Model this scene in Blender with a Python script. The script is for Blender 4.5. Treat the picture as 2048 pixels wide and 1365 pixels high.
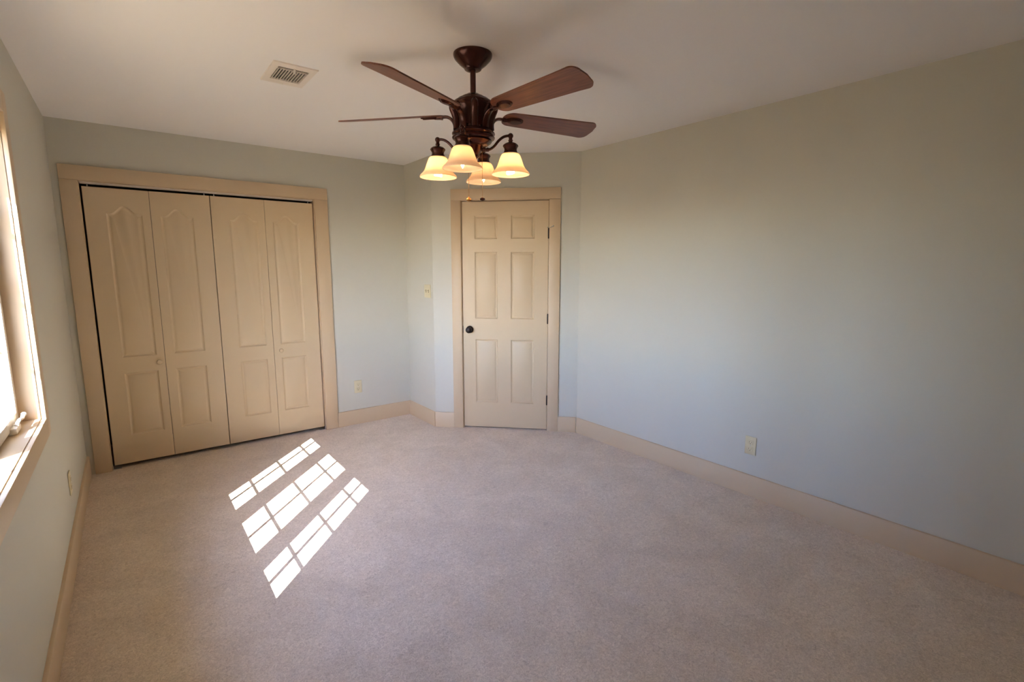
import bpy, bmesh, math, random
from mathutils import Vector, Matrix

random.seed(4)
PI = math.pi
scene = bpy.context.scene
COL = scene.collection
for o in list(bpy.data.objects):
    bpy.data.objects.remove(o, do_unlink=True)

# ------------------------------------------------------------------ camera
cam_data = bpy.data.cameras.new('camera')
cam_data.sensor_fit = 'HORIZONTAL'
cam_data.sensor_width = 36.0
cam_data.lens = 993.04 / 2048 * 36.0
cam_data.clip_start = 0.02
cam = bpy.data.objects.new('camera', cam_data)
COL.objects.link(cam)
yaw, pitch, roll = math.radians(-37.707), math.radians(-8.368), math.radians(0.069)
fw = Vector((-math.sin(yaw) * math.cos(pitch), math.cos(yaw) * math.cos(pitch), math.sin(pitch)))
rt0 = Vector((math.cos(yaw), math.sin(yaw), 0))
up0 = rt0.cross(fw)
rt = rt0 * math.cos(roll) + up0 * math.sin(roll)
up = up0 * math.cos(roll) - rt0 * math.sin(roll)
cam.matrix_world = Matrix(((rt.x, up.x, -fw.x, 0.3304), (rt.y, up.y, -fw.y, -4.5248), (rt.z, up.z, -fw.z, 1.4731), (0, 0, 0, 1)))
scene.camera = cam

# ------------------------------------------------------------------ sun, sky, exposure
SUN_DIR = Vector((0.754, 0.808, -0.878)).normalized()
SUN_STRENGTH = 21.0
SKY_STRENGTH = 1.62
LAMP_W = 11.5
EXPOSURE = 1.47
sd = bpy.data.lights.new('sun', 'SUN')
sd.energy = SUN_STRENGTH
sd.angle = math.radians(0.14)
sd.color = (1.0, 1.0, 0.99)
sun = bpy.data.objects.new('sun', sd)
sun.rotation_euler = SUN_DIR.to_track_quat('-Z', 'Y').to_euler()
sun.location = (-6, -6, 8)
COL.objects.link(sun)
w = bpy.data.worlds.new('World')
scene.world = w
w.use_nodes = True
wn = w.node_tree
wn.nodes.clear()
wo = wn.nodes.new('ShaderNodeOutputWorld')
wb = wn.nodes.new('ShaderNodeBackground')
sky = wn.nodes.new('ShaderNodeTexSky')
sky.sky_type = 'NISHITA'
sky.sun_disc = False
sky.dust_density = 0.7
sky.sun_elevation = math.radians(38.5)
sky.sun_rotation = math.atan2(-SUN_DIR.x, -SUN_DIR.y)
tint = wn.nodes.new('ShaderNodeMix')
tint.data_type = 'RGBA'
tint.blend_type = 'MULTIPLY'
tint.inputs[0].default_value = 1.0
tint.inputs[7].default_value = (0.96, 0.985, 1.25, 1)
wn.links.new(sky.outputs[0], tint.inputs[6])
wn.links.new(tint.outputs[2], wb.inputs[0])
wb.inputs[1].default_value = SKY_STRENGTH
wn.links.new(wb.outputs[0], wo.inputs[0])
vs = scene.view_settings
vs.view_transform = 'Standard'
vs.look = 'None'
vs.gamma = 1.0
vs.use_curve_mapping = False
vs.exposure = EXPOSURE
scene.cycles.use_denoising = True
scene.cycles.max_bounces = 16
scene.cycles.diffuse_bounces = 10
scene.cycles.transparent_max_bounces = 16
scene.cycles.caustics_reflective = False
scene.cycles.caustics_refractive = False
scene.cycles.sample_clamp_indirect = 12.0


# ------------------------------------------------------------------ materials
def srgb(r, g, b):
    f = lambda c: (c / 255 / 12.92) if c / 255 <= 0.04045 else ((c / 255 + 0.055) / 1.055) ** 2.4
    return (f(r), f(g), f(b), 1)


class NT:
    def __init__(self, name):
        self.m = bpy.data.materials.new(name)
        self.m.use_nodes = True
        self.t = self.m.node_tree
        self.b = self.t.nodes['Principled BSDF']
        self.out = self.t.nodes['Material Output']

    def n(self, kind, **kw):
        x = self.t.nodes.new(kind)
        for k, v in kw.items():
            if k.startswith('i_'):
                x.inputs[k[2:].replace('_', ' ')].default_value = v
            else:
                setattr(x, k, v)
        return x

    def l(self, a, b):
        self.t.links.new(a, b)


def plain(name, color, rough=0.5, metallic=0.0, bump=0.0, bscale=300.0, vary=0.0, vscale=3.0, spec=0.5, coat=0.0):
    q = NT(name)
    q.b.inputs['Base Color'].default_value = color
    q.b.inputs['Roughness'].default_value = rough
    q.b.inputs['Metallic'].default_value = metallic
    q.b.inputs['Specular IOR Level'].default_value = spec
    q.b.inputs['Coat Weight'].default_value = coat
    tc = q.n('ShaderNodeTexCoord')
    if vary:
        nz = q.n('ShaderNodeTexNoise', i_Scale=vscale, i_Detail=4.0)
        q.l(tc.outputs['Object'], nz.inputs['Vector'])
        mx = q.n('ShaderNodeMix', data_type='RGBA')
        mx.inputs[6].default_value = tuple(c * (1 - vary) for c in color[:3]) + (1,)
        mx.inputs[7].default_value = tuple(min(1, c * (1 + vary)) for c in color[:3]) + (1,)
        q.l(nz.outputs['Fac'], mx.inputs[0])
        q.l(mx.outputs[2], q.b.inputs['Base Color'])
    if bump:
        nb = q.n('ShaderNodeTexNoise', i_Scale=bscale, i_Detail=3.0)
        q.l(tc.outputs['Object'], nb.inputs['Vector'])
        bp = q.n('ShaderNodeBump', i_Strength=bump, i_Distance=0.002)
        q.l(nb.outputs['Fac'], bp.inputs['Height'])
        q.l(bp.outputs[0], q.b.inputs['Normal'])
    return q.m


WALL = plain('wall_paint', srgb(201, 198, 185), 0.6, bump=0.06, bscale=220, vary=0.012, vscale=2.5, spec=0.3)
CEIL = plain('ceiling_paint', srgb(230, 227, 226), 0.8, bump=0.05, bscale=180, spec=0.2)
TRIM = plain('trim_paint', srgb(204, 181, 150), 0.42, bump=0.03, bscale=120, vary=0.015, vscale=4.0, spec=0.4)
DOORP = plain('door_paint', srgb(206, 184, 151), 0.42, bump=0.05, bscale=260, vary=0.015, vscale=5.0, spec=0.4)
CLOSET_SHADE = plain('closet_shade_tone', srgb(70, 64, 58), 0.9)  # darkness inside the closed closet is put into this wall colour
IVORY = plain('ivory_plastic', srgb(214, 202, 166), 0.35, vary=0.01)
SLOT = plain('slot_dark', srgb(120, 106, 82), 0.6)
VENT = plain('vent_enamel', srgb(222, 212, 202), 0.45, vary=0.01)
DUCT_SHADE = plain('duct_shade', srgb(38, 34, 28), 0.8)  # shade inside the duct, given as a dark colour
WHITEV = plain('window_vinyl', srgb(214, 205, 190), 0.4, vary=0.01)
ORB = plain('oil_rubbed_bronze', srgb(46, 40, 40), 0.38, metallic=0.8, vary=0.1, vscale=30)
STEEL = plain('bright_steel', srgb(200, 198, 195), 0.3, metallic=0.9, vary=0.03, vscale=40)
TRACKM = plain('track_enamel', srgb(214, 205, 196), 0.4, metallic=0.2, vary=0.02)
BRASS = plain('antique_brass', srgb(178, 128, 70), 0.35, metallic=0.9, vary=0.05, vscale=80)
EXT = plain('exterior_siding', srgb(160, 150, 136), 0.8, vary=0.05)
SOFFIT = plain('soffit_paint', srgb(190, 184, 174), 0.8, vary=0.03)


def bronze():
    q = NT('fan_bronze')
    tc = q.n('ShaderNodeTexCoord')
    nz = q.n('ShaderNodeTexNoise', i_Scale=14.0, i_Detail=5.0)
    q.l(tc.outputs['Object'], nz.inputs['Vector'])
    mx = q.n('ShaderNodeMix', data_type='RGBA')
    mx.inputs[6].default_value = srgb(50, 27, 23)
    mx.inputs[7].default_value = srgb(88, 48, 37)
    q.l(nz.outputs['Fac'], mx.inputs[0])
    q.l(mx.outputs[2], q.b.inputs['Base Color'])
    q.b.inputs['Metallic'].default_value = 0.55
    q.b.inputs['Roughness'].default_value = 0.24
    return q.m


BRONZE = bronze()


def walnut():
    q = NT('blade_walnut')
    tc = q.n('ShaderNodeTexCoord')
    mp = q.n('ShaderNodeMapping')
    mp.inputs['Scale'].default_value = (3.0, 60.0, 30.0)
    q.l(tc.outputs['Object'], mp.inputs['Vector'])
    nz = q.n('ShaderNodeTexNoise', i_Scale=2.2, i_Detail=6.0, i_Distortion=0.6)
    q.l(mp.outputs[0], nz.inputs['Vector'])
    cr = q.n('ShaderNodeValToRGB')
    cr.color_ramp.elements[0].position = 0.3
    cr.color_ramp.elements[0].color = srgb(92, 52, 40)
    cr.color_ramp.elements[1].position = 0.72
    cr.color_ramp.elements[1].color = srgb(128, 78, 58)
    q.l(nz.outputs['Fac'], cr.inputs[0])
    q.l(cr.outputs[0], q.b.inputs['Base Color'])
    q.b.inputs['Roughness'].default_value = 0.42
    return q.m


WALNUT = walnut()


def carpet():
    q = NT('carpet_pile')
    tc = q.n('ShaderNodeTexCoord')
    fine = q.n('ShaderNodeTexNoise', i_Scale=230.0, i_Detail=3.0, i_Roughness=0.7)
    mid = q.n('ShaderNodeTexNoise', i_Scale=70.0, i_Detail=4.0, i_Roughness=0.7, i_Distortion=1.6)
    big = q.n('ShaderNodeTexNoise', i_Scale=3.2, i_Detail=6.0, i_Roughness=0.62, i_Distortion=0.8)
    spot = q.n('ShaderNodeTexNoise', i_Scale=9.0, i_Detail=2.0)
    for x in (fine, mid, big, spot):
        q.l(tc.outputs['Object'], x.inputs['Vector'])
    r1 = q.n('ShaderNodeValToRGB')
    r1.color_ramp.elements[0].position = 0.30
    r1.color_ramp.elements[0].color = srgb(182, 163, 146)
    r1.color_ramp.elements[1].position = 0.72
    r1.color_ramp.elements[1].color = srgb(254, 240, 222)
    add = q.n('ShaderNodeMath', operation='ADD')
    h = q.n('ShaderNodeMath', operation='MULTIPLY')
    h.inputs[1].default_value = 0.35
    h2 = q.n('ShaderNodeMath', operation='MULTIPLY')
    h2.inputs[1].default_value = 0.65
    q.l(fine.outputs['Fac'], h.inputs[0])
    q.l(mid.outputs['Fac'], h2.inputs[0])
    q.l(h.outputs[0], add.inputs[0])
    q.l(h2.outputs[0], add.inputs[1])
    q.l(add.outputs[0], r1.inputs[0])
    r2 = q.n('ShaderNodeValToRGB')
    r2.color_ramp.elements[0].position = 0.35
    r2.color_ramp.elements[0].color = (0.87, 0.86, 0.85, 1)
    r2.color_ramp.elements[1].position = 0.65
    r2.color_ramp.elements[1].color = (1, 1, 1, 1)
    q.l(big.outputs['Fac'], r2.inputs[0])
    r3 = q.n('ShaderNodeValToRGB')
    r3.color_ramp.elements[0].position = 0.2
    r3.color_ramp.elements[0].color = (0.80, 0.77, 0.76, 1)
    r3.color_ramp.elements[1].position = 0.3
    r3.color_ramp.elements[1].color = (1, 1, 1, 1)
    q.l(spot.outputs['Fac'], r3.inputs[0])
    m1 = q.n('ShaderNodeMix', data_type='RGBA', blend_type='MULTIPLY')
    m1.inputs[0].default_value = 1
    q.l(r1.outputs[0], m1.inputs[6])
    q.l(r2.outputs[0], m1.inputs[7])
    m2 = q.n('ShaderNodeMix', data_type='RGBA', blend_type='MULTIPLY')
    m2.inputs[0].default_value = 1
    q.l(m1.outputs[2], m2.inputs[6])
    q.l(r3.outputs[0], m2.inputs[7])
    q.l(m2.outputs[2], q.b.inputs['Base Color'])
    q.b.inputs['Roughness'].default_value = 1.0
    q.b.inputs['Specular IOR Level'].default_value = 0.1
    q.b.inputs['Sheen Weight'].default_value = 0.15
    bp = q.n('ShaderNodeBump', i_Strength=0.7, i_Distance=0.006)
    q.l(add.outputs[0], bp.inputs['Height'])
    q.l(bp.outputs[0], q.b.inputs['Normal'])
    return q.m


CARPET = carpet()


def glass():
    q = NT('window_glass')
    q.t.nodes.remove(q.b)
    tr = q.n('ShaderNodeBsdfTransparent')
    tr.inputs[0].default_value = (0.95, 0.97, 0.96, 1)
    gl = q.n('ShaderNodeBsdfGlossy')
    gl.inputs['Roughness'].default_value = 0.02
    lw = q.n('ShaderNodeLayerWeight')
    lw.inputs['Blend'].default_value = 0.5
    pw = q.n('ShaderNodeMath', operation='POWER')
    pw.inputs[1].default_value = 5.0
    ma = q.n('ShaderNodeMath', operation='MULTIPLY_ADD')
    ma.inputs[1].default_value = 0.9
    ma.inputs[2].default_value = 0.04
    q.l(lw.outputs['Facing'], pw.inputs[0])
    q.l(pw.outputs[0], ma.inputs[0])
    mx = q.n('ShaderNodeMixShader')
    q.l(ma.outputs[0], mx.inputs[0])
    q.l(tr.outputs[0], mx.inputs[1])
    q.l(gl.outputs[0], mx.inputs[2])
    q.l(mx.outputs[0], q.out.inputs[0])
    return q.m


GLASS = glass()


def frosted(name, color):
    q = NT(name)
    q.t.nodes.remove(q.b)
    tc = q.n('ShaderNodeTexCoord')
    nz = q.n('ShaderNodeTexNoise', i_Scale=16.0, i_Detail=5.0, i_Distortion=1.2)
    q.l(tc.outputs['Object'], nz.inputs['Vector'])
    mx = q.n('ShaderNodeMix', data_type='RGBA')
    mx.inputs[6].default_value = tuple(c * 0.86 for c in color[:3]) + (1,)
    mx.inputs[7].default_value = color
    q.l(nz.outputs['Fac'], mx.inputs[0])
    tl = q.n('ShaderNodeBsdfTranslucent')
    df = q.n('ShaderNodeBsdfDiffuse')
    gl = q.n('ShaderNodeBsdfGlossy')
    gl.inputs['Roughness'].default_value = 0.25
    q.l(mx.outputs[2], tl.inputs[0])
    q.l(mx.outputs[2], df.inputs[0])
    a = q.n('ShaderNodeMixShader')
    a.inputs[0].default_value = 0.5
    q.l(tl.outputs[0], a.inputs[1])
    q.l(df.outputs[0], a.inputs[2])
    b = q.n('ShaderNodeMixShader')
    b.inputs[0].default_value = 0.05
    q.l(a.outputs[0], b.inputs[1])
    q.l(gl.outputs[0], b.inputs[2])
    q.l(b.outputs[0], q.out.inputs[0])
    return q.m


SHADE = frosted('frosted_alabaster_glass', srgb(250, 231, 208))


def emit(name, color, strength):
    q = NT(name)
    q.b.inputs['Base Color'].default_value = (0.9, 0.9, 0.85, 1)
    q.b.inputs['Emission Color'].default_value = color
    q.b.inputs['Emission Strength'].default_value = strength
    return q.m


CFL = emit('cfl_tube_glow', (1.0, 0.70, 0.38, 1), LAMP_W)
FILAMENT = emit('candle_bulb_glow', (1.0, 0.70, 0.40, 1), LAMP_W)


def grass():
    q = NT('lawn')
    tc = q.n('ShaderNodeTexCoord')
    nz = q.n('ShaderNodeTexNoise', i_Scale=1.2, i_Detail=8.0)
    q.l(tc.outputs['Object'], nz.inputs['Vector'])
    mx = q.n('ShaderNodeMix', data_type='RGBA')
    mx.inputs[6].default_value = srgb(118, 100, 70)
    mx.inputs[7].default_value = srgb(150, 128, 94)
    q.l(nz.outputs['Fac'], mx.inputs[0])
    q.l(mx.outputs[2], q.b.inputs['Base Color'])
    q.b.inputs['Roughness'].default_value = 0.95
    return q.m


LAWN = grass()


# ------------------------------------------------------------------ mesh helpers
def box(bm, x0, x1, y0, y1, z0, z1, bev=0.0, seg=2):
    vs_ = [bm.verts.new(p) for p in ((x0, y0, z0), (x1, y0, z0), (x1, y1, z0), (x0, y1, z0), (x0, y0, z1), (x1, y0, z1), (x1, y1, z1), (x0, y1, z1))]
    fs = [bm.faces.new([vs_[i] for i in f]) for f in ((0, 3, 2, 1), (4, 5, 6, 7), (0, 1, 5, 4), (1, 2, 6, 5), (2, 3, 7, 6), (3, 0, 4, 7))]
    if bev:
        es = list({e for f in fs for e in f.edges})
        bmesh.ops.bevel(bm, geom=es, offset=bev, segments=seg, profile=0.5, affect='EDGES')
    return bm


def lathe(bm, prof, n=40, c=(0, 0, 0), closed=False):
    """prof: list of (r, z); revolved about the z axis through c."""
    rings = []
    for r, z in prof:
        if r < 1e-6:
            rings.append([bm.verts.new((c[0], c[1], c[2] + z))])
        else:
            rings.append([bm.verts.new((c[0] + r * math.cos(2 * PI * k / n), c[1] + r * math.sin(2 * PI * k / n), c[2] + z)) for k in range(n)])
    prs = list(zip(rings[:-1], rings[1:]))
    if closed:
        prs.append((rings[-1], rings[0]))
    for a, b in prs:
        for k in range(n):
            k2 = (k + 1) % n
            if len(a) == 1 and len(b) == 1:
                continue
            if len(a) == 1:
                bm.faces.new((a[0], b[k2], b[k]))
            elif len(b) == 1:
                bm.faces.new((a[k], a[k2], b[0]))
            else:
                bm.faces.new((a[k], a[k2], b[k2], b[k]))
    return bm


def tube(bm, pts, rad, n=12, cap=True):
    """tube along pts; rad is a number or a list; each entry may be a pair (across, upright)."""
    pts = [Vector(p) for p in pts]
    rs = rad if isinstance(rad, (list, tuple)) and len(rad) == len(pts) else [rad] * len(pts)
    rings = []
    nrm = None
    for i, p in enumerate(pts):
        t = (pts[min(i + 1, len(pts) - 1)] - pts[max(i - 1, 0)]).normalized()
        if nrm is None:
            ref = Vector((0, 0, 1)) if abs(t.z) < 0.95 else Vector((1, 0, 0))
            nrm = (ref - t * ref.dot(t)).normalized()
        else:
            nrm = (nrm - t * nrm.dot(t)).normalized()
        bn = t.cross(nrm)
        ra, rb = rs[i] if isinstance(rs[i], (tuple, list)) else (rs[i], rs[i])
        rings.append([bm.verts.new(p + bn * (ra * math.cos(2 * PI * k / n)) + nrm * (rb * math.sin(2 * PI * k / n))) for k in range(n)])
    for a, b in zip(rings[:-1], rings[1:]):
        for k in range(n):
            bm.faces.new((a[k], a[(k + 1) % n], b[(k + 1) % n], b[k]))
    if cap:
        bm.faces.new(rings[0][::-1])
        bm.faces.new(rings[-1])
    return bm


def ball(bm, c, r, n=16, sz=1.0):
    m = 8
    prof = [(r * math.sin(PI * i / m) if 0 < i < m else 0, -r * sz * math.cos(PI * i / m)) for i in range(m + 1)]
    return lathe(bm, prof, n, c)


def smooth_pts(pts, k=6):
    """Catmull-Rom through pts."""
    P = [Vector(p) for p in pts]
    out = []
    for i in range(len(P) - 1):
        a, b, c, d = P[max(i - 1, 0)], P[i], P[i + 1], P[min(i + 2, len(P) - 1)]
        for j in range(k):
            t = j / k
            out.append(0.5 * ((2 * b) + (c - a) * t + (2 * a - 5 * b + 4 * c - d) * t * t + (3 * b - a - 3 * c + d) * t ** 3))
    out.append(P[-1])
    return out


def mk(name, bm, mat, parent=None, angle=32, recalc=True):
    if recalc:
        bmesh.ops.recalc_face_normals(bm, faces=bm.faces[:])
    lim = math.radians(angle)
    for f in bm.faces:
        f.smooth = True
    for e in bm.edges:
        if len(e.link_faces) != 2 or e.calc_face_angle(0) > lim:
            e.smooth = False
    me = bpy.data.meshes.new(name)
    bm.to_mesh(me)
    bm.free()
    me.materials.append(mat)
    o = bpy.data.objects.new(name, me)
    COL.objects.link(o)
    if parent is not None:
        o.parent = parent
    return o


def B():
    return bmesh.new()


def boxes(*specs):
    bm = B()
    for s in specs:
        box(bm, *s)
    return bm


def root(name, loc=(0, 0, 0), rotz=0.0):
    o = bpy.data.objects.new(name, None)
    o.empty_display_size = 0.1
    COL.objects.link(o)
    o.location = loc
    o.rotation_euler = (0, 0, rotz)
    return o


def tag(o, label, cat, group=None, kind=None):
    o['label'] = label
    o['category'] = cat
    if group:
        o['group'] = group
    if kind:
        o['kind'] = kind
    return o


def struct(o, label, cat):
    return tag(o, label, cat, kind='structure')


# every wall frame: local x runs to the right as seen from the room, local y goes into the wall
H = 2.44
A_, S_, W_ = 2.5212, 0.5242, 3.4449
LPT = (A_, -S_, 0)
WALL_LEN = (W_ - A_) * math.sqrt(2)
R_CLOSET, R_ANGLED, R_RIGHT, R_LEFT = 0.0, -PI / 4, -PI / 2, PI / 2
YREAR = -5.45

# ------------------------------------------------------------------ shell
o = mk('floor', boxes((-0.17, 3.6, YREAR - 0.1, 0.85, -0.1, 0.0)), CARPET)
struct(o, 'pinkish beige cut pile carpet covering the room floor', 'carpet floor')
o = mk('ceiling', boxes((-0.17, 3.6, YREAR - 0.1, 0.85, H, H + 0.12)), CEIL)
struct(o, 'flat off-white ceiling above the ceiling fan', 'ceiling')

WY0, WY1, WZ0, WZ1 = -3.239, -1.733, 0.838, 2.072      # rough opening of the window
o = mk('wall_left', boxes((-0.17, 0, YREAR, WY0, 0, H), (-0.17, 0, WY1, 0.8, 0, H), (-0.17, 0, WY0, WY1, 0, WZ0), (-0.17, 0, WY0, WY1, WZ1, H)), WALL)
struct(o, 'pale sage wall with the sunlit window, at the left edge of the photo', 'wall')
CX0, CX1, CZ = 0.125, 1.680, 2.063
o = mk('wall_closet', boxes((0, CX0, 0, 0.1, 0, H), (CX1, A_ + 0.1, 0, 0.1, 0, H), (CX0, CX1, 0, 0.1, CZ, H)), WALL)
struct(o, 'pale sage wall around the closet doors', 'wall')
o = mk('wall_closet_inside', boxes((0, A_ + 0.1, 0.7, 0.8, 0, H), (1.9, 2.0, 0.1, 0.7, 0, H)), CLOSET_SHADE)
struct(o, 'unlit back wall inside the closet behind the bifold doors', 'wall')
o = mk('wall_return', boxes((A_, A_ + 0.1, -S_, 0.0, 0, H)), WALL)
struct(o, 'short pale sage wall strip with the light switch between closet wall and door wall', 'wall')
DU0, DU1, DZ = 0.258, 1.051, 2.064
bm = boxes((0, DU0, 0, 0.1, 0, H), (DU1, WALL_LEN, 0, 0.1, 0, H), (DU0, DU1, 0, 0.1, DZ, H), (0.15, 1.15, 0.101, 0.14, 0, 2.2))  # last box: slab added behind the door to block outdoor light
o = mk('wall_angled', bm, WALL)
o.location = LPT
o.rotation_euler = (0, 0, R_ANGLED)
struct(o, 'pale sage corner wall around the six-panel door', 'wall')
o = mk('wall_right', boxes((W_, W_ + 0.12, YREAR, -1.33, 0, H)), WALL)
struct(o, 'long bare pale sage wall along the right of the room', 'wall')
o = mk('wall_rear', boxes((-0.17, W_ + 0.12, YREAR - 0.1, YREAR, 0, H)), WALL)
struct(o, 'pale sage wall behind the camera', 'wall')

# baseboards: flat boards with an eased top edge
BH, BT = 0.14, 0.015


def baseboard(name, length, loc, rotz, label):
    bm = B()
    prof = [(0, 0), (-BT, 0), (-BT, BH - 0.006), (-BT + 0.002, BH - 0.002), (-BT + 0.006, BH), (0, BH)]
    ends = []
    for x in (0, length):
        ends.append([bm.verts.new((x, y, z)) for y, z in prof])
    n = len(prof)
    for k in range(n):
        bm.faces.new((ends[0][k], ends[0][(k + 1) % n], ends[1][(k + 1) % n], ends[1][k]))
    bm.faces.new(ends[0])
    bm.faces.new(ends[1][::-1])
    o = mk(name, bm, TRIM)
    o.location = loc
    o.rotation_euler = (0, 0, rotz)
    struct(o, label, 'baseboard')
    return o


baseboard('baseboard_left', -YREAR - 0.001, (0, YREAR, 0), R_LEFT, 'tan baseboard along the window wall')
baseboard('baseboard_closet', A_ - 1.783, (1.783, 0, 0), R_CLOSET, 'tan baseboard between closet casing and room corner')
baseboard('baseboard_return', S_ - BT + 0.004, (A_, -BT, 0), R_RIGHT, 'short tan baseboard below the light switch')
baseboard('baseboard_door_left', 0.178, LPT, R_ANGLED, 'short tan baseboard left of the six-panel door')
du = 1.140
baseboard('baseboard_door_right', WALL_LEN - du - 0.006, (LPT[0] + du * math.sqrt(.5), LPT[1] - du * math.sqrt(.5), 0), R_ANGLED, 'short tan baseboard right of the six-panel door')
baseboard('baseboard_right', -1.448 - YREAR - 0.012, (W_, -1.460, 0), R_RIGHT, 'long tan baseboard under the bare right wall')
baseboard('baseboard_rear', W_ - 2 * BT, (W_ - BT, YREAR, 0), PI, 'tan baseboard on the wall behind the camera')

# casings: flat boards, head resting on the two legs
CT = 0.017
o = mk('trim_1', boxes((0.039, 0.133, -CT, 0, 0, 2.055, 0.0025), (1.672, 1.782, -CT, 0, 0, 2.055, 0.0025), (0.039, 1.782, -CT, 0, 2.0555, 2.151, 0.0025)), TRIM)
struct(o, 'wide flat tan casing around the closet opening', 'door casing')
o = mk('trim_2', boxes((CX0, 0.137, 0.0, 0.1, 0, 2.051), (1.668, CX1, 0.0, 0.1, 0, 2.051), (CX0, CX1, 0.0, 0.1, 2.0512, CZ)), TRIM)
struct(o, 'tan jamb lining the closet opening', 'door jamb')
o = mk('trim_3', boxes((0.178, 0.266, -CT, 0, 0, 2.056, 0.0025), (1.043, 1.139, -CT, 0, 0, 2.056, 0.0025), (0.178, 1.139, -CT, 0, 2.0565, 2.152, 0.0025)), TRIM)
o.location = LPT
o.rotation_euler = (0, 0, R_ANGLED)
struct(o, 'wide flat tan casing around the six-panel door', 'door casing')
bm = boxes((DU0, 0.270, 0, 0.1, 0, 2.052), (1.039, DU1, 0, 0.1, 0, 2.052), (DU0, DU1, 0, 0.1, 2.052, DZ),
           (0.270, 0.282, 0.045, 0.1, 0, 2.052), (1.027, 1.039, 0.045, 0.1, 0, 2.052), (0.270, 1.039, 0.045, 0.1, 2.040, 2.052))
o = mk('trim_4', bm, TRIM)
o.location = LPT
o.rotation_euler = (0, 0, R_ANGLED)
struct(o, 'tan jamb and stop lining the six-panel door opening', 'door jamb')
# window casing (four flat boards) and the deep jamb lining
YI0, YI1, ZI0, ZI1 = -3.227, -1.745, 0.850, 2.060
g = 0.004
bm = boxes((0, CT, YI1 + g, -1.655, 0.765, 2.15, 0.002), (0, CT, -3.317, YI0 - g, 0.765, 2.15, 0.002),
           (0, CT, YI0 - g + .0005, YI1 + g - .0005, 2.06 + g, 2.15, 0.002), (0, CT, YI0 - g + .0005, YI1 + g - .0005, 0.765, 0.85 - g, 0.002))
o = mk('trim_5', bm, TRIM)
struct(o, 'flat tan casing framing the window on the left wall', 'window casing')
bm = boxes((-0.15, 0.0005, YI1, WY1, WZ0, WZ1, .0008), (-0.15, 0.0005, WY0, YI0, WZ0, WZ1, .0008), (-0.15, 0.0005, YI0, YI1, ZI1, WZ1, .0008), (-0.15, 0.0005, YI0, YI1, WZ0, ZI0, .0008))
o = mk('trim_6', bm, TRIM)
struct(o, 'tan jamb boards and sill lining the deep window recess', 'window jamb')

# ------------------------------------------------------------------ window: two casements beside a fixed centre sash
WIN = struct(root('window_1', (0, -2.486, 0.85)), 'wide three-part casement window letting sun onto the carpet', 'window')
OY, OZ = -2.486, 0.85


def wbox(bm, x0, x1, y0, y1, z0, z1, bev=0.0):
    box(bm, x0, x1, y0 - OY, y1 - OY, z0 - OZ, z1 - OZ, bev)


fz0, fz1 = 0.862, 2.046
SASH = [(-2.130, -1.803, -1.955, 0.033), (-2.718, -2.321, -2.515, 0.050), (-3.172, -2.862, -3.017, 0.033)]   # glass y0, y1, muntin, stile
bm = B()
wbox(bm, -0.14, -0.070, YI0, YI1, ZI0, fz0)
wbox(bm, -0.14, -0.070, YI0, YI1, fz1, ZI1)
wbox(bm, -0.14, -0.070, -1.770, YI1, fz0, fz1)
wbox(bm, -0.14, -0.070, YI0, -3.206, fz0, fz1)
wbox(bm, -0.14, -0.070, -2.271, -2.163, fz0, fz1)
wbox(bm, -0.14, -0.070, -2.829, -2.768, fz0, fz1)
mk('window_frame', bm, WHITEV, WIN)
GZ0, GZ1 = 0.902, 2.000
for i, (y0, y1, ym, st) in enumerate(SASH):
    xi = -0.060 if i != 1 else -0.088
    bm = B()
    wbox(bm, -0.105, xi, y1, y1 + st, fz0, fz1, 0.002)
    wbox(bm, -0.105, xi, y0 - st, y0, fz0, fz1, 0.002)
    wbox(bm, -0.105, xi, y0, y1, fz0, GZ0, 0.002)
    wbox(bm, -0.105, xi, y0, y1, GZ1, fz1, 0.002)
    s = mk('sash', bm, WHITEV, WIN)
    bm = B()
    wbox(bm, -0.097, -0.094, y0, y1, GZ0, GZ1)
    mk('glass', bm, GLASS, s)
    bm = B()
    wbox(bm, -0.0935, -0.0875, ym - 0.011, ym + 0.011, GZ0, GZ1)
    for z in (1.150, 1.421, 1.692):
        wbox(bm, -0.0935, -0.0875, y0, ym - 0.011, z - 0.009, z + 0.009)
        wbox(bm, -0.0935, -0.0875, ym + 0.011, y1, z - 0.009, z + 0.009)
    mk('muntin_grid', bm, WHITEV, s)
# folding crank handle on the frame below the far casement
for yc in (-1.93, -3.05):
    bm = B()
    wbox(bm, -0.070, -0.040, yc - 0.045, yc + 0.045, 0.8505, 0.876, 0.006)
    c = mk('crank_operator', bm, WHITEV, WIN)
    bm = B()
    pts = [(-0.045, yc - 0.01, 0.880), (-0.040, yc + 0.025, 0.892), (-0.038, yc + 0.07, 0.888), (-0.038, yc + 0.095, 0.893)]
    tube(bm, [Vector(p) - Vector((0, OY, OZ)) for p in smooth_pts(pts)], (0.007, 0.005), 10)
    ball(bm, (-0.036, yc + 0.10 - OY, 0.896 - OZ), 0.009)
    mk('crank_handle', bm, WHITEV, c)


# ------------------------------------------------------------------ moulded panel doors
def rect_loop(x0, x1, z0, z1, d=0.0):
    x0, x1, z0, z1 = x0 + d, x1 - d, z0 + d, z1 - d
    return [(x0, z0), (x1, z0), (x1, z1), (x0, z1)]


def arch_loop(x0, x1, z0, zs, zp, d=0.0):
    x0, x1, z0, zs, zp = x0 + d, x1 - d, z0 + d, zs - d, zp - d
    pts = [(x0, z0), (x1, z0), (x1, zs)]
    wd = x1 - x0
    for k in range(1, 28):
        t = 1 - k / 28
        a = abs(t - 0.5)
        lift = 0.5 * (1 + math.cos(PI * a / 0.40)) if a < 0.40 else 0.0
        pts.append((x0 + wd * t, zs + (zp - zs) * lift))
    pts.append((x0, zs))
    return pts


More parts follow.
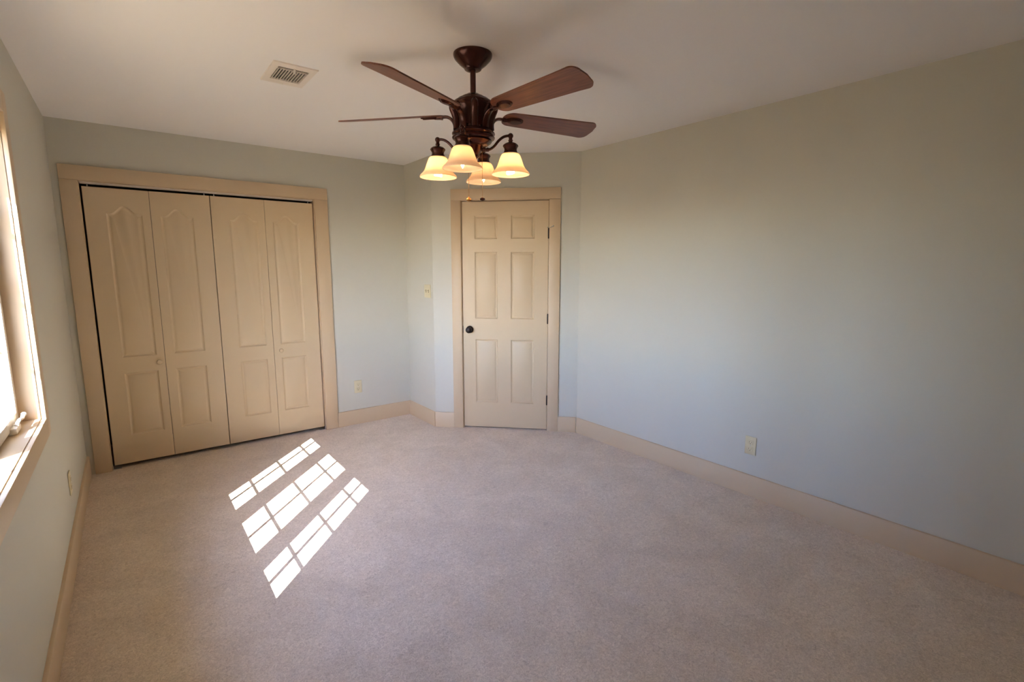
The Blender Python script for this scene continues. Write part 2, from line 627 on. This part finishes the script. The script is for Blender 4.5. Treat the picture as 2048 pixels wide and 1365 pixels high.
RINGS = [(0.004, 0.0035), (0.010, 0.0075), (0.017, 0.0080), (0.032, 0.0022)]


def panel_slab(bm, x0, x1, z0, z1, yf, th, loops):
    """door slab whose front (facing -y) has moulded panels sunk into it."""
    def V(x, z, y):
        return bm.verts.new((x, y, z))
    outer = [V(x, z, yf) for x, z in rect_loop(x0, x1, z0, z1)]
    back = [V(x, z, yf + th) for x, z in rect_loop(x0, x1, z0, z1)]
    edges = [bm.edges.new((outer[k], outer[(k + 1) % 4])) for k in range(4)]
    starts = []
    for fn, args in loops:
        vs_ = [V(x, z, yf) for x, z in fn(*args)]
        starts.append(vs_)
        edges += [bm.edges.new((vs_[k], vs_[(k + 1) % len(vs_)])) for k in range(len(vs_))]
    bmesh.ops.triangle_fill(bm, edges=edges, use_beauty=True, use_dissolve=False, normal=(0, -1, 0))
    for k in range(4):
        bm.faces.new((outer[k], back[k], back[(k + 1) % 4], outer[(k + 1) % 4]))
    bm.faces.new(back[::-1])
    for (fn, args), vs_ in zip(loops, starts):
        prev = vs_
        for d, dep in RINGS:
            cur = [V(x, z, yf + dep) for x, z in fn(*args, d)]
            n = len(cur)
            for k in range(n):
                bm.faces.new((prev[k], prev[(k + 1) % n], cur[(k + 1) % n], cur[k]))
            prev = cur
        f = bm.faces.new(prev)
    return bm


def knob_bm(bm, c, prof, n=28):
    """lathe whose axis points out of the wall (towards -y) from c."""
    tmp = B()
    lathe(tmp, prof, n)
    tmp.transform(Matrix.Translation(c) @ Matrix.Rotation(PI / 2, 4, 'X'))
    me = bpy.data.meshes.new('tmp')
    tmp.to_mesh(me)
    bm.from_mesh(me)
    bpy.data.meshes.remove(me)
    tmp.free()
    return bm


# closet bifold pairs
YF, LT = 0.016, 0.032
LEAF = [[(0.149, 0.5155, 0.366), (0.5185, 0.8945, 0.678)], [(0.8995, 1.2770, 1.123), (1.2800, 1.660, 1.438)]]
for k, pair in enumerate(LEAF):
    side = 'left' if k == 0 else 'right'
    ox = (pair[0][0] + pair[1][1]) / 2
    D = root('door_%d' % (k + 2), (ox, 0, 0))
    struct(D, 'tan bifold closet door, pair beside the %s' % ('window wall' if k == 0 else 'light outlet and door corner'), 'closet door')
    for j, (x0, x1, pc) in enumerate(pair):
        hw = 0.102
        bm = B()
        loops = [(arch_loop, (pc - hw - ox, pc + hw - ox, 0.824, 1.848, 1.904)), (rect_loop, (pc - hw - ox, pc + hw - ox, 0.238, 0.708))]
        panel_slab(bm, x0 - ox, x1 - ox, 0.030, 2.020, YF, LT, loops)
        leaf = mk('door_leaf', bm, DOORP, D, angle=25)
        if (k, j) in ((0, 0), (1, 1)):
            kx = 0.479 if k == 0 else 1.332
            bm = B()
            knob_bm(bm, (kx - ox, YF, 0.772), [(0, 0), (0.010, 0), (0.0085, 0.008), (0.010, 0.013), (0.0165, 0.018), (0.0175, 0.024), (0.014, 0.029), (0.006, 0.031), (0, 0.0312)])
            mk('knob', bm, DOORP, leaf)
    for px in (pair[0][0] + 0.030, pair[1][1] - 0.030):
        bm = B()
        lathe(bm, [(0, 2.010), (0.0045, 2.010), (0.0045, 2.043), (0, 2.043)], 12, (px - ox, YF + 0.016, 0))
        mk('pivot_pin', bm, STEEL, D)
    jx = 0.137 if k == 0 else 1.668
    sgn = 1 if k == 0 else -1
    bm = B()
    a, b = sorted((jx, jx + sgn * 0.05))
    box(bm, a - ox, b - ox, 0.012, 0.045, 0.0, 0.003)
    a, b = sorted((jx, jx + sgn * 0.003))
    box(bm, a - ox, b - ox, 0.012, 0.045, 0.003, 0.03)
    mk('floor_bracket', bm, STEEL, D)
bm = boxes((0.139, 1.666, 0.014, 0.018, 2.039, 2.0505), (0.139, 1.666, 0.048, 0.052, 2.039, 2.0505), (0.139, 1.666, 0.018, 0.048, 2.046, 2.0505))
o = mk('trim_7', bm, TRACKM)
struct(o, 'pale metal track above the bifold closet doors', 'door track')

# six-panel hinged door
D = struct(root('door_1', LPT, R_ANGLED), 'closed tan six-panel door with dark round knob in the corner wall', 'door')
bm = B()
loops = [(rect_loop, (a, b, c, d)) for a, b in ((0.384, 0.588), (0.708, 0.916)) for c, d in ((1.725, 1.927), (1.021, 1.613), (0.246, 0.833))]
panel_slab(bm, 0.2735, 1.0360, 0.014, 2.046, 0.006, 0.035, loops)
leaf = mk('door_leaf', bm, DOORP, D, angle=25)
bm = B()
knob_bm(bm, (0.334, 0.006, 0.922), [(0, 0), (0.032, 0), (0.033, 0.003), (0.028, 0.007), (0.012, 0.010), (0.010, 0.026), (0.016, 0.032), (0.0265, 0.042), (0.029, 0.052), (0.0265, 0.061), (0.016, 0.067), (0, 0.069)])
mk('door_knob', bm, ORB, D)
bm = boxes((0.2695, 0.2735, 0.001, 0.03, 0.890, 0.955))
mk('latch_plate', bm, ORB, D)
for zc in (1.770, 1.028, 0.287):
    bm = B()
    lathe(bm, [(0, zc - 0.046), (0.004, zc - 0.045), (0.0065, zc - 0.041), (0.0065, zc + 0.041), (0.004, zc + 0.045), (0, zc + 0.046)], 14, (1.0375, -0.004, 0))
    box(bm, 1.0362, 1.0388, -0.003, 0.03, zc - 0.041, zc + 0.041)
    h = mk('hinge', bm, ORB, D)
    if zc > 1.5:
        bm = B()
        lathe(bm, [(0, 1.817), (0.009, 1.817), (0.009, 1.821), (0, 1.821)], 14, (1.0375, -0.004, 0))
        tube(bm, [(1.0375, -0.004, 1.819), (1.055, -0.020, 1.820), (1.075, -0.052, 1.826)], 0.0032, 10)
        ball(bm, (1.078, -0.056, 1.827), 0.007)
        tube(bm, [(1.0375, -0.004, 1.819), (1.025, -0.022, 1.819)], 0.003, 8)
        mk('hinge_pin_stop', bm, STEEL, h)


# ------------------------------------------------------------------ outlets and switch
def make_outlet():
    r = root('wall_outlet')
    bm = B()
    box(bm, -0.036, 0.036, -0.006, 0, -0.060, 0.060, 0.003)
    mk('cover_plate', bm, IVORY, r)
    for zc in (0.022, -0.022):
        bm = B()
        box(bm, -0.017, 0.017, -0.0085, -0.0055, zc - 0.0145, zc + 0.0145, 0.002)
        s = mk('receptacle', bm, IVORY, r)
        bm = boxes((-0.0085, -0.0065, -0.0090, -0.0080, zc - 0.003, zc + 0.007), (0.0060, 0.0080, -0.0090, -0.0080, zc - 0.002, zc + 0.006), (-0.0025, 0.0025, -0.0090, -0.0080, zc - 0.011, zc - 0.006))
        mk('slots', bm, SLOT, s)
    bm = B()
    knob_bm(bm, (0, -0.006, 0), [(0, 0), (0.0035, 0), (0.003, 0.0012), (0, 0.0015)], 12)
    mk('screw', bm, STEEL, r)
    return r


def copy_tree(o, parent=None):
    c = o.copy()
    COL.objects.link(c)
    if parent is not None:
        c.parent = parent
    for ch in list(o.children):
        copy_tree(ch, c)
    return c


GRP = 'ivory duplex outlets low on the walls'
out0 = make_outlet()
tag(out0, 'ivory duplex outlet on the closet wall, right of the closet casing', 'outlet', GRP)
for src, loc, rz, lab in ((out0, (1.984, -0.0005, 0.360), R_CLOSET, None),
                          (None, (W_ - 0.0005, -3.030, 0.336), R_RIGHT, 'ivory duplex outlet alone on the long bare right wall'),
                          (None, (0.0005, -1.125, 0.345), R_LEFT, 'ivory duplex outlet under the window on the left wall, seen edge-on')):
    q = src or copy_tree(out0)
    q.location = loc
    q.rotation_euler = (0, 0, rz)
    if lab:
        q['label'] = lab

SW = tag(root('light_switch', (A_ - 0.0005, -0.425, 1.262), R_RIGHT), 'ivory two-gang toggle switch plate on the narrow wall left of the door', 'light switch')
bm = B()
box(bm, -0.058, 0.058, -0.006, 0, -0.060, 0.060, 0.003)
mk('cover_plate', bm, IVORY, SW)
for xc in (-0.023, 0.023):
    bm = B()
    box(bm, xc - 0.006, xc + 0.006, -0.0068, -0.0055, -0.013, 0.013)
    mk('toggle_slot', bm, SLOT, SW)
    bm = B()
    tube(bm, [(xc, -0.005, 0.0), (xc, -0.012, 0.004), (xc, -0.019, 0.009)], [(0.0045, 0.006), (0.004, 0.005), (0.0035, 0.004)], 10)
    mk('toggle', bm, IVORY, SW)
    for zc in (0.030, -0.030):
        bm = B()
        knob_bm(bm, (xc, -0.006, zc), [(0, 0), (0.0035, 0), (0.003, 0.0012), (0, 0.0015)], 12)
        mk('screw', bm, STEEL, SW)

# ------------------------------------------------------------------ ceiling register
VC = (1.075, -1.715)
VT = tag(root('ceiling_vent', (VC[0], VC[1], H)), 'off-white metal air register in the ceiling between fan and closet', 'air vent')
bm = B()
hx, hy = 0.104, 0.150
ix0, ix1, iy0, iy1 = -0.072, 0.070, -0.105, 0.085
zt = -0.008
prof = [((-hx, hx, -hy, hy), -0.0005), ((-hx + 0.003, hx - 0.003, -hy + 0.003, hy - 0.003), -0.006), ((-hx + 0.012, hx - 0.012, -hy + 0.012, hy - 0.012), zt), ((ix0, ix1, iy0, iy1), zt), ((ix0 + 0.002, ix1 - 0.002, iy0 + 0.002, iy1 - 0.002), -0.0005)]
prev = None
for (a, b, c, d), z in prof:
    ring = [bm.verts.new((x, y, z)) for x, y in ((a, c), (b, c), (b, d), (a, d))]
    if prev:
        for k in range(4):
            bm.faces.new((prev[k], prev[(k + 1) % 4], ring[(k + 1) % 4], ring[k]))
    prev = ring
mk('face_plate', bm, VENT, VT)
bm = boxes((ix0 + 0.002, ix1 - 0.002, iy0 + 0.002, iy1 - 0.002, -0.0012, -0.0004))  # flat dark sheet under the ceiling stands for the shaded duct
mk('duct_shade_sheet', bm, DUCT_SHADE, VT)
bm = boxes((ix0, ix1, -0.082, -0.076, zt - 0.0005, -0.0015))
mk('crossbar', bm, VENT, VT)
nb = 11
for k in range(nb):
    x = ix0 + (ix1 - ix0) * (k + 0.6) / nb
    bm = B()
    box(bm, -0.0009, 0.0009, -0.0765, iy1 - 0.001, -0.0040, 0.0040)
    bm.transform(Matrix.Translation((x, 0, -0.0056)) @ Matrix.Rotation(math.radians(-4), 4, 'Y'))
    mk('louver', bm, VENT, VT)
bm = B()
tube(bm, [(0.0, -0.112, zt), (0.0, -0.106, zt - 0.012), (0.0, -0.098, zt - 0.018)], [(0.006, 0.002), (0.006, 0.002), (0.007, 0.003)], 8)
mk('damper_lever', bm, VENT, VT)
for y in (-hy + 0.016, hy - 0.016):
    bm = B()
    lathe(bm, [(0, zt), (0.004, zt), (0.003, zt - 0.0015), (0, zt - 0.002)], 12, (0, y, 0))
    mk('screw', bm, VENT, VT)

# ------------------------------------------------------------------ ceiling fan with light kit
FX, FY = 1.676, -2.4885
VAZ = math.radians(56.545)
FAN = tag(root('ceiling_fan', (FX, FY, 0)), 'dark bronze five-blade ceiling fan with four lit bell-glass lights', 'ceiling fan')
bm = B()
lathe(bm, [(0, H - 0.0005), (0.0885, H - 0.0005), (0.0895, H - 0.006), (0.0875, H - 0.014), (0.083, H - 0.022), (0.0755, H - 0.030), (0.062, H - 0.044), (0.048, H - 0.055), (0.0405, H - 0.062), (0.0385, H - 0.067), (0.034, H - 0.070), (0.020, H - 0.073), (0, H - 0.073)], 48)
mk('canopy', bm, BRONZE, FAN)
bm = B()
lathe(bm, [(0, H - 0.072), (0.0132, H - 0.072), (0.0132, 2.262), (0, 2.262)], 24)
mk('downrod', bm, BRONZE, FAN)
bm = B()
lathe(bm, [(0, 2.270), (0.020, 2.270), (0.030, 2.266), (0.036, 2.261), (0.050, 2.256), (0.058, 2.250), (0.062, 2.246), (0.073, 2.243), (0.076, 2.238), (0.082, 2.236), (0.090, 2.231), (0.093, 2.226), (0.094, 2.219),
           (0.091, 2.214), (0.086, 2.211), (0.085, 2.206), (0.082, 2.200), (0.079, 2.188), (0.076, 2.170), (0.075, 2.150), (0.076, 2.132), (0.079, 2.118), (0.084, 2.109), (0.087, 2.106), (0.0895, 2.103), (0.0895, 2.099), (0, 2.099)], 56)
mk('motor_housing', bm, BRONZE, FAN)
bm = B()
lathe(bm, [(0, 2.099), (0.094, 2.099), (0.0995, 2.095), (0.1005, 2.090), (0.097, 2.086), (0.094, 2.083), (0.098, 2.079), (0.1, 2.074), (0.098, 2.069), (0.090, 2.065), (0.084, 2.062), (0.086, 2.057), (0.083, 2.052), (0.076, 2.048), (0.072, 2.044), (0.066, 2.041), (0.056, 2.039)], 56)
lathe(bm, [(0.056, 2.0392), (0.046, 2.037), (0.043, 2.030), (0.039, 2.020), (0.034, 2.010), (0.029, 2.001), (0.026, 1.996), (0.029, 1.992), (0.024, 1.986), (0.012, 1.980), (0.007, 1.974), (0, 1.972)], 40)
mk('light_fitter', bm, BRONZE, FAN)


def blade_outline():
    r0, r1 = 0.150, 0.662
    half = lambda r: 0.052 + (r - r0) / (r1 - r0) * 0.020
    pts = []
    n = 24
    rc0, rc1 = 0.045, 0.050
    # right side (y<0) from root to tip, then back on the other side
    def side(sg):
        s = []
        for k in range(9):
            a = PI / 2 * k / 8
            s.append((r0 + 0.05 - 0.05 * math.cos(a), sg * (half(r0 + .03) - rc0 + rc0 * math.sin(a))))
        for k in range(1, 10):
            r = r0 + 0.05 + (r1 - 0.043 - r0 - 0.05) * k / 10
            s.append((r, sg * half(r)))
        for k in range(9):
            a = PI / 2 * k / 8
            s.append((r1 - 0.043 + 0.038 * math.sin(a), sg * (half(r1) - 0.038 + 0.038 * math.cos(a))))
        return s
    a = side(-1)
    b = side(1)[::-1]
    tip = [(r1, 0.0)]
    return a + tip + b


BLZ, PITCH = 2.180, math.radians(15)
for k in range(5):
    az = math.radians(-84 + 72 * k)
    M = Matrix.Rotation(az, 4, 'Z') @ Matrix.Translation((0, 0, BLZ)) @ Matrix.Rotation(-PITCH, 4, 'X')
    # blade (local +y is the counter-clockwise side, pitched down)
    bm = B()
    ol = blade_outline()
    top = [bm.verts.new((x, y, 0.003)) for x, y in ol]
    bot = [bm.verts.new((x, y, -0.003)) for x, y in ol]
    bm.faces.new(top)
    bm.faces.new(bot[::-1])
    for i in range(len(ol)):
        j = (i + 1) % len(ol)
        bm.faces.new((bot[i], bot[j], top[j], top[i]))
    bmesh.ops.recalc_face_normals(bm, faces=bm.faces[:])
    bl = mk('blade', bm, WALNUT, FAN, recalc=False)
    bl.matrix_local = M
    # cast bracket: scroll arm up the motor side, then an oval plate under the blade root
    bm = B()
    path = smooth_pts([(0.088, 0, 2.104), (0.088, 0, 2.125), (0.094, 0, 2.146), (0.107, 0, 2.163), (0.126, 0, 2.173), (0.150, 0, 2.174), (0.178, 0, 2.172)], 5)
    rad = []
    for i in range(len(path)):
        t = i / (len(path) - 1)
        rad.append((0.020 - 0.009 * t, 0.0085 - 0.002 * t))
    tube(bm, path, rad, 14)
    Mi = Matrix.Translation((0, 0, BLZ)) @ Matrix.Rotation(-PITCH, 4, 'X')
    tmp = B()
    for rx, ry, z0, z1 in ((0.046, 0.026, -0.0032, -0.009), (0.036, 0.019, -0.009, -0.0135)):
        nn_ = 32
        ra = [tmp.verts.new((0.213 + rx * math.cos(2 * PI * i / nn_), ry * math.sin(2 * PI * i / nn_), z0)) for i in range(nn_)]
        rb = [tmp.verts.new((0.213 + rx * 0.93 * math.cos(2 * PI * i / nn_), ry * 0.9 * math.sin(2 * PI * i / nn_), z1)) for i in range(nn_)]
        tmp.faces.new(ra)
        tmp.faces.new(rb)
        for i in range(nn_):
            tmp.faces.new((ra[i], ra[(i + 1) % nn_], rb[(i + 1) % nn_], rb[i]))
    tube(tmp, [(0.15, 0, -0.008), (0.19, 0, -0.010)], (0.011, 0.005), 12)
    tmp.transform(Mi)
    me = bpy.data.meshes.new('tmp')
    tmp.to_mesh(me)
    bm.from_mesh(me)
    bpy.data.meshes.remove(me)
    tmp.free()
    br = mk('blade_bracket', bm, BRONZE, FAN)
    br.rotation_euler = (0, 0, az)
    bm = B()
    path = smooth_pts([(0.083, 0, 2.104), (0.082, 0, 2.125), (0.085, 0, 2.150), (0.092, 0, 2.172), (0.100, 0, 2.189), (0.102, 0, 2.200), (0.095, 0, 2.208), (0.083, 0, 2.210)], 5)
    tube(bm, path, [(0.017, 0.0155)] * len(path), 18)
    rib = mk('scroll_rib', bm, BRONZE, FAN)
    rib.rotation_euler = (0, 0, az + math.radians(36))

# four lights: arm > socket cup, glass shade, bulb
ARM_R = 0.177
SPECS = [(16, 'cfl'), (16 + 90, 'candle'), (16 + 180, 'cfl'), (16 + 270, 'candle')]
for deg, kind in SPECS:
    # deg measured from the camera's right-hand direction, clockwise seen from above
    az = VAZ - PI / 2 - math.radians(deg)
    bm = B()
    path = smooth_pts([(0.030, 0, 2.022), (0.058, 0, 2.018), (0.080, 0, 2.021), (0.100, 0, 2.034), (0.120, 0, 2.056), (0.142, 0, 2.071), (0.164, 0, 2.076), (ARM_R, 0, 2.073)], 6)
    tube(bm, path, 0.0062, 12)
    for x, z, r in ((0.049, 2.019, 0.0105), (0.060, 2.018, 0.0085), (0.068, 2.019, 0.0095)):
        ball(bm, (x, 0, z), r, 14)
    ball(bm, (ARM_R, 0, 2.075), 0.0125, 16)
    lathe(bm, [(0, 2.070), (0.008, 2.070), (0.0085, 2.058), (0.0115, 2.055), (0.009, 2.051), (0.010, 2.043), (0, 2.043)], 16, (ARM_R, 0, 0))
    arm = mk('light_arm', bm, BRONZE, FAN)
    arm.rotation_euler = (0, 0, az)
    c = (ARM_R, 0, 0)
    bm = B()
    lathe(bm, [(0, 2.046), (0.016, 2.045), (0.026, 2.041), (0.0345, 2.034), (0.036, 2.029), (0.033, 2.025), (0.0295, 2.019), (0.0285, 2.012), (0.031, 2.004), (0.0365, 1.996), (0.0385, 1.992), (0.036, 1.992), (0.028, 2.004), (0, 2.006)], 36, c)
    mk('socket_cup', bm, BRONZE, arm)
    bm = B()
    outer = [(0.0355, 1.9975), (0.0425, 1.990), (0.0475, 1.980), (0.0520, 1.968), (0.0565, 1.955), (0.0610, 1.943), (0.0665, 1.932), (0.0735, 1.923), (0.0810, 1.916), (0.0865, 1.910), (0.0885, 1.905), (0.0875, 1.902)]
    inner = [(r - 0.0035, z - 0.0005) for r, z in outer[::-1]]
    inner[0] = (0.0850, 1.9035)
    lathe(bm, outer + inner, 48, c, closed=True)
    mk('glass_shade', bm, SHADE, arm)
    bm = B()
    if kind == 'cfl':
        hel = []
        for i in range(73):
            t = i / 72
            a = t * 2 * PI * 3.5
            hel.append((ARM_R + 0.0150 * math.cos(a), 0.0150 * math.sin(a), 1.952 - 0.044 * t))
        tube(bm, hel, 0.0050, 10)
        lathe(bm, [(0, 2.004), (0.013, 2.002), (0.019, 1.975), (0.019, 1.957), (0, 1.955)], 24, c)
        mk('spiral_bulb', bm, CFL, arm)
    else:
        lathe(bm, [(0, 2.004), (0.011, 2.002), (0.012, 1.970), (0.0165, 1.955), (0.0165, 1.945), (0.012, 1.930), (0.006, 1.915), (0.002, 1.906), (0, 1.904)], 24, c)
        mk('candle_bulb', bm, FILAMENT, arm)

# pull chains with their fobs
fwd = Vector((math.cos(VAZ), math.sin(VAZ), 0))
lat = Vector((math.sin(VAZ), -math.cos(VAZ), 0))
for k, (la, fo, z0, z1) in enumerate(((-0.024, -0.045, 2.046, 1.800), (0.040, 0.020, 2.046, 1.808))):
    p = lat * la + fwd * fo
    bm = B()
    n = int((z0 - z1) / 0.006)
    tube(bm, [(p.x, p.y, z0), (p.x, p.y, z1)], 0.0007, 6)
    for i in range(n):
        ball(bm, (p.x, p.y, z1 + 0.006 * i), 0.0015, 6)
    ch = mk('pull_chain', bm, BRASS, FAN)
    bm = B()
    if k == 0:
        lathe(bm, [(0, 1.801), (0.004, 1.800), (0.006, 1.796), (0.011, 1.792), (0.0125, 1.788), (0.010, 1.783), (0.005, 1.780), (0, 1.7795)], 20, (p.x, p.y, 0))
        mk('chain_fob', bm, BRASS, ch)
    else:
        lathe(bm, [(0, 1.809), (0.005, 1.808), (0.011, 1.804), (0.0135, 1.8005), (0.011, 1.796), (0.005, 1.793), (0, 1.7925)], 20, (p.x, p.y, 0))
        mk('chain_fob', bm, BRONZE, ch)

# ------------------------------------------------------------------ outdoors, seen and lit through the window, plus an unseen light blocker
o = mk('ground', boxes((-40, 30, -40, 30, -0.6, -0.45)), LAWN)
struct(o, 'dry lawn outside the window', 'lawn')
o = mk('roof_eave', boxes((-0.62, -0.17, -8, 3, 2.456, 2.60)), SOFFIT)
struct(o, 'roof eave overhanging the window outside', 'eave')


def sky_blocker_bm(x0, x1, y0, y1, h):
    """unseen block that cuts sky light: thick and lumpy like foliage."""
    bm = B()
    rnd = random.Random(11)
    nx, ny, nz = 6, int((y1 - y0) / 0.25), int(h / 0.25)
    box(bm, x0, x1, y0, y1, -0.46, h)
    bmesh.ops.subdivide_edges(bm, edges=bm.edges[:], cuts=24, use_grid_fill=True)
    for v in bm.verts:
        if v.co.z > -0.4:
            v.co += Vector((rnd.uniform(-.12, .12), rnd.uniform(-.12, .12), rnd.uniform(-.15, .15)))
    return bm


BLOCKER_GREEN = plain('sky_blocker_green', srgb(52, 64, 40), 0.9, bump=0.5, bscale=20, vary=0.3, vscale=6)
o = mk('sky_blocker', sky_blocker_bm(-6.5, -4.5, -0.1, 9.0, 5.0), BLOCKER_GREEN, angle=5)  # unseen, added to block sky light from the near right of the room
struct(o, 'tall dark green block added outside, unseen, to dim the window light', 'sky_blocker')
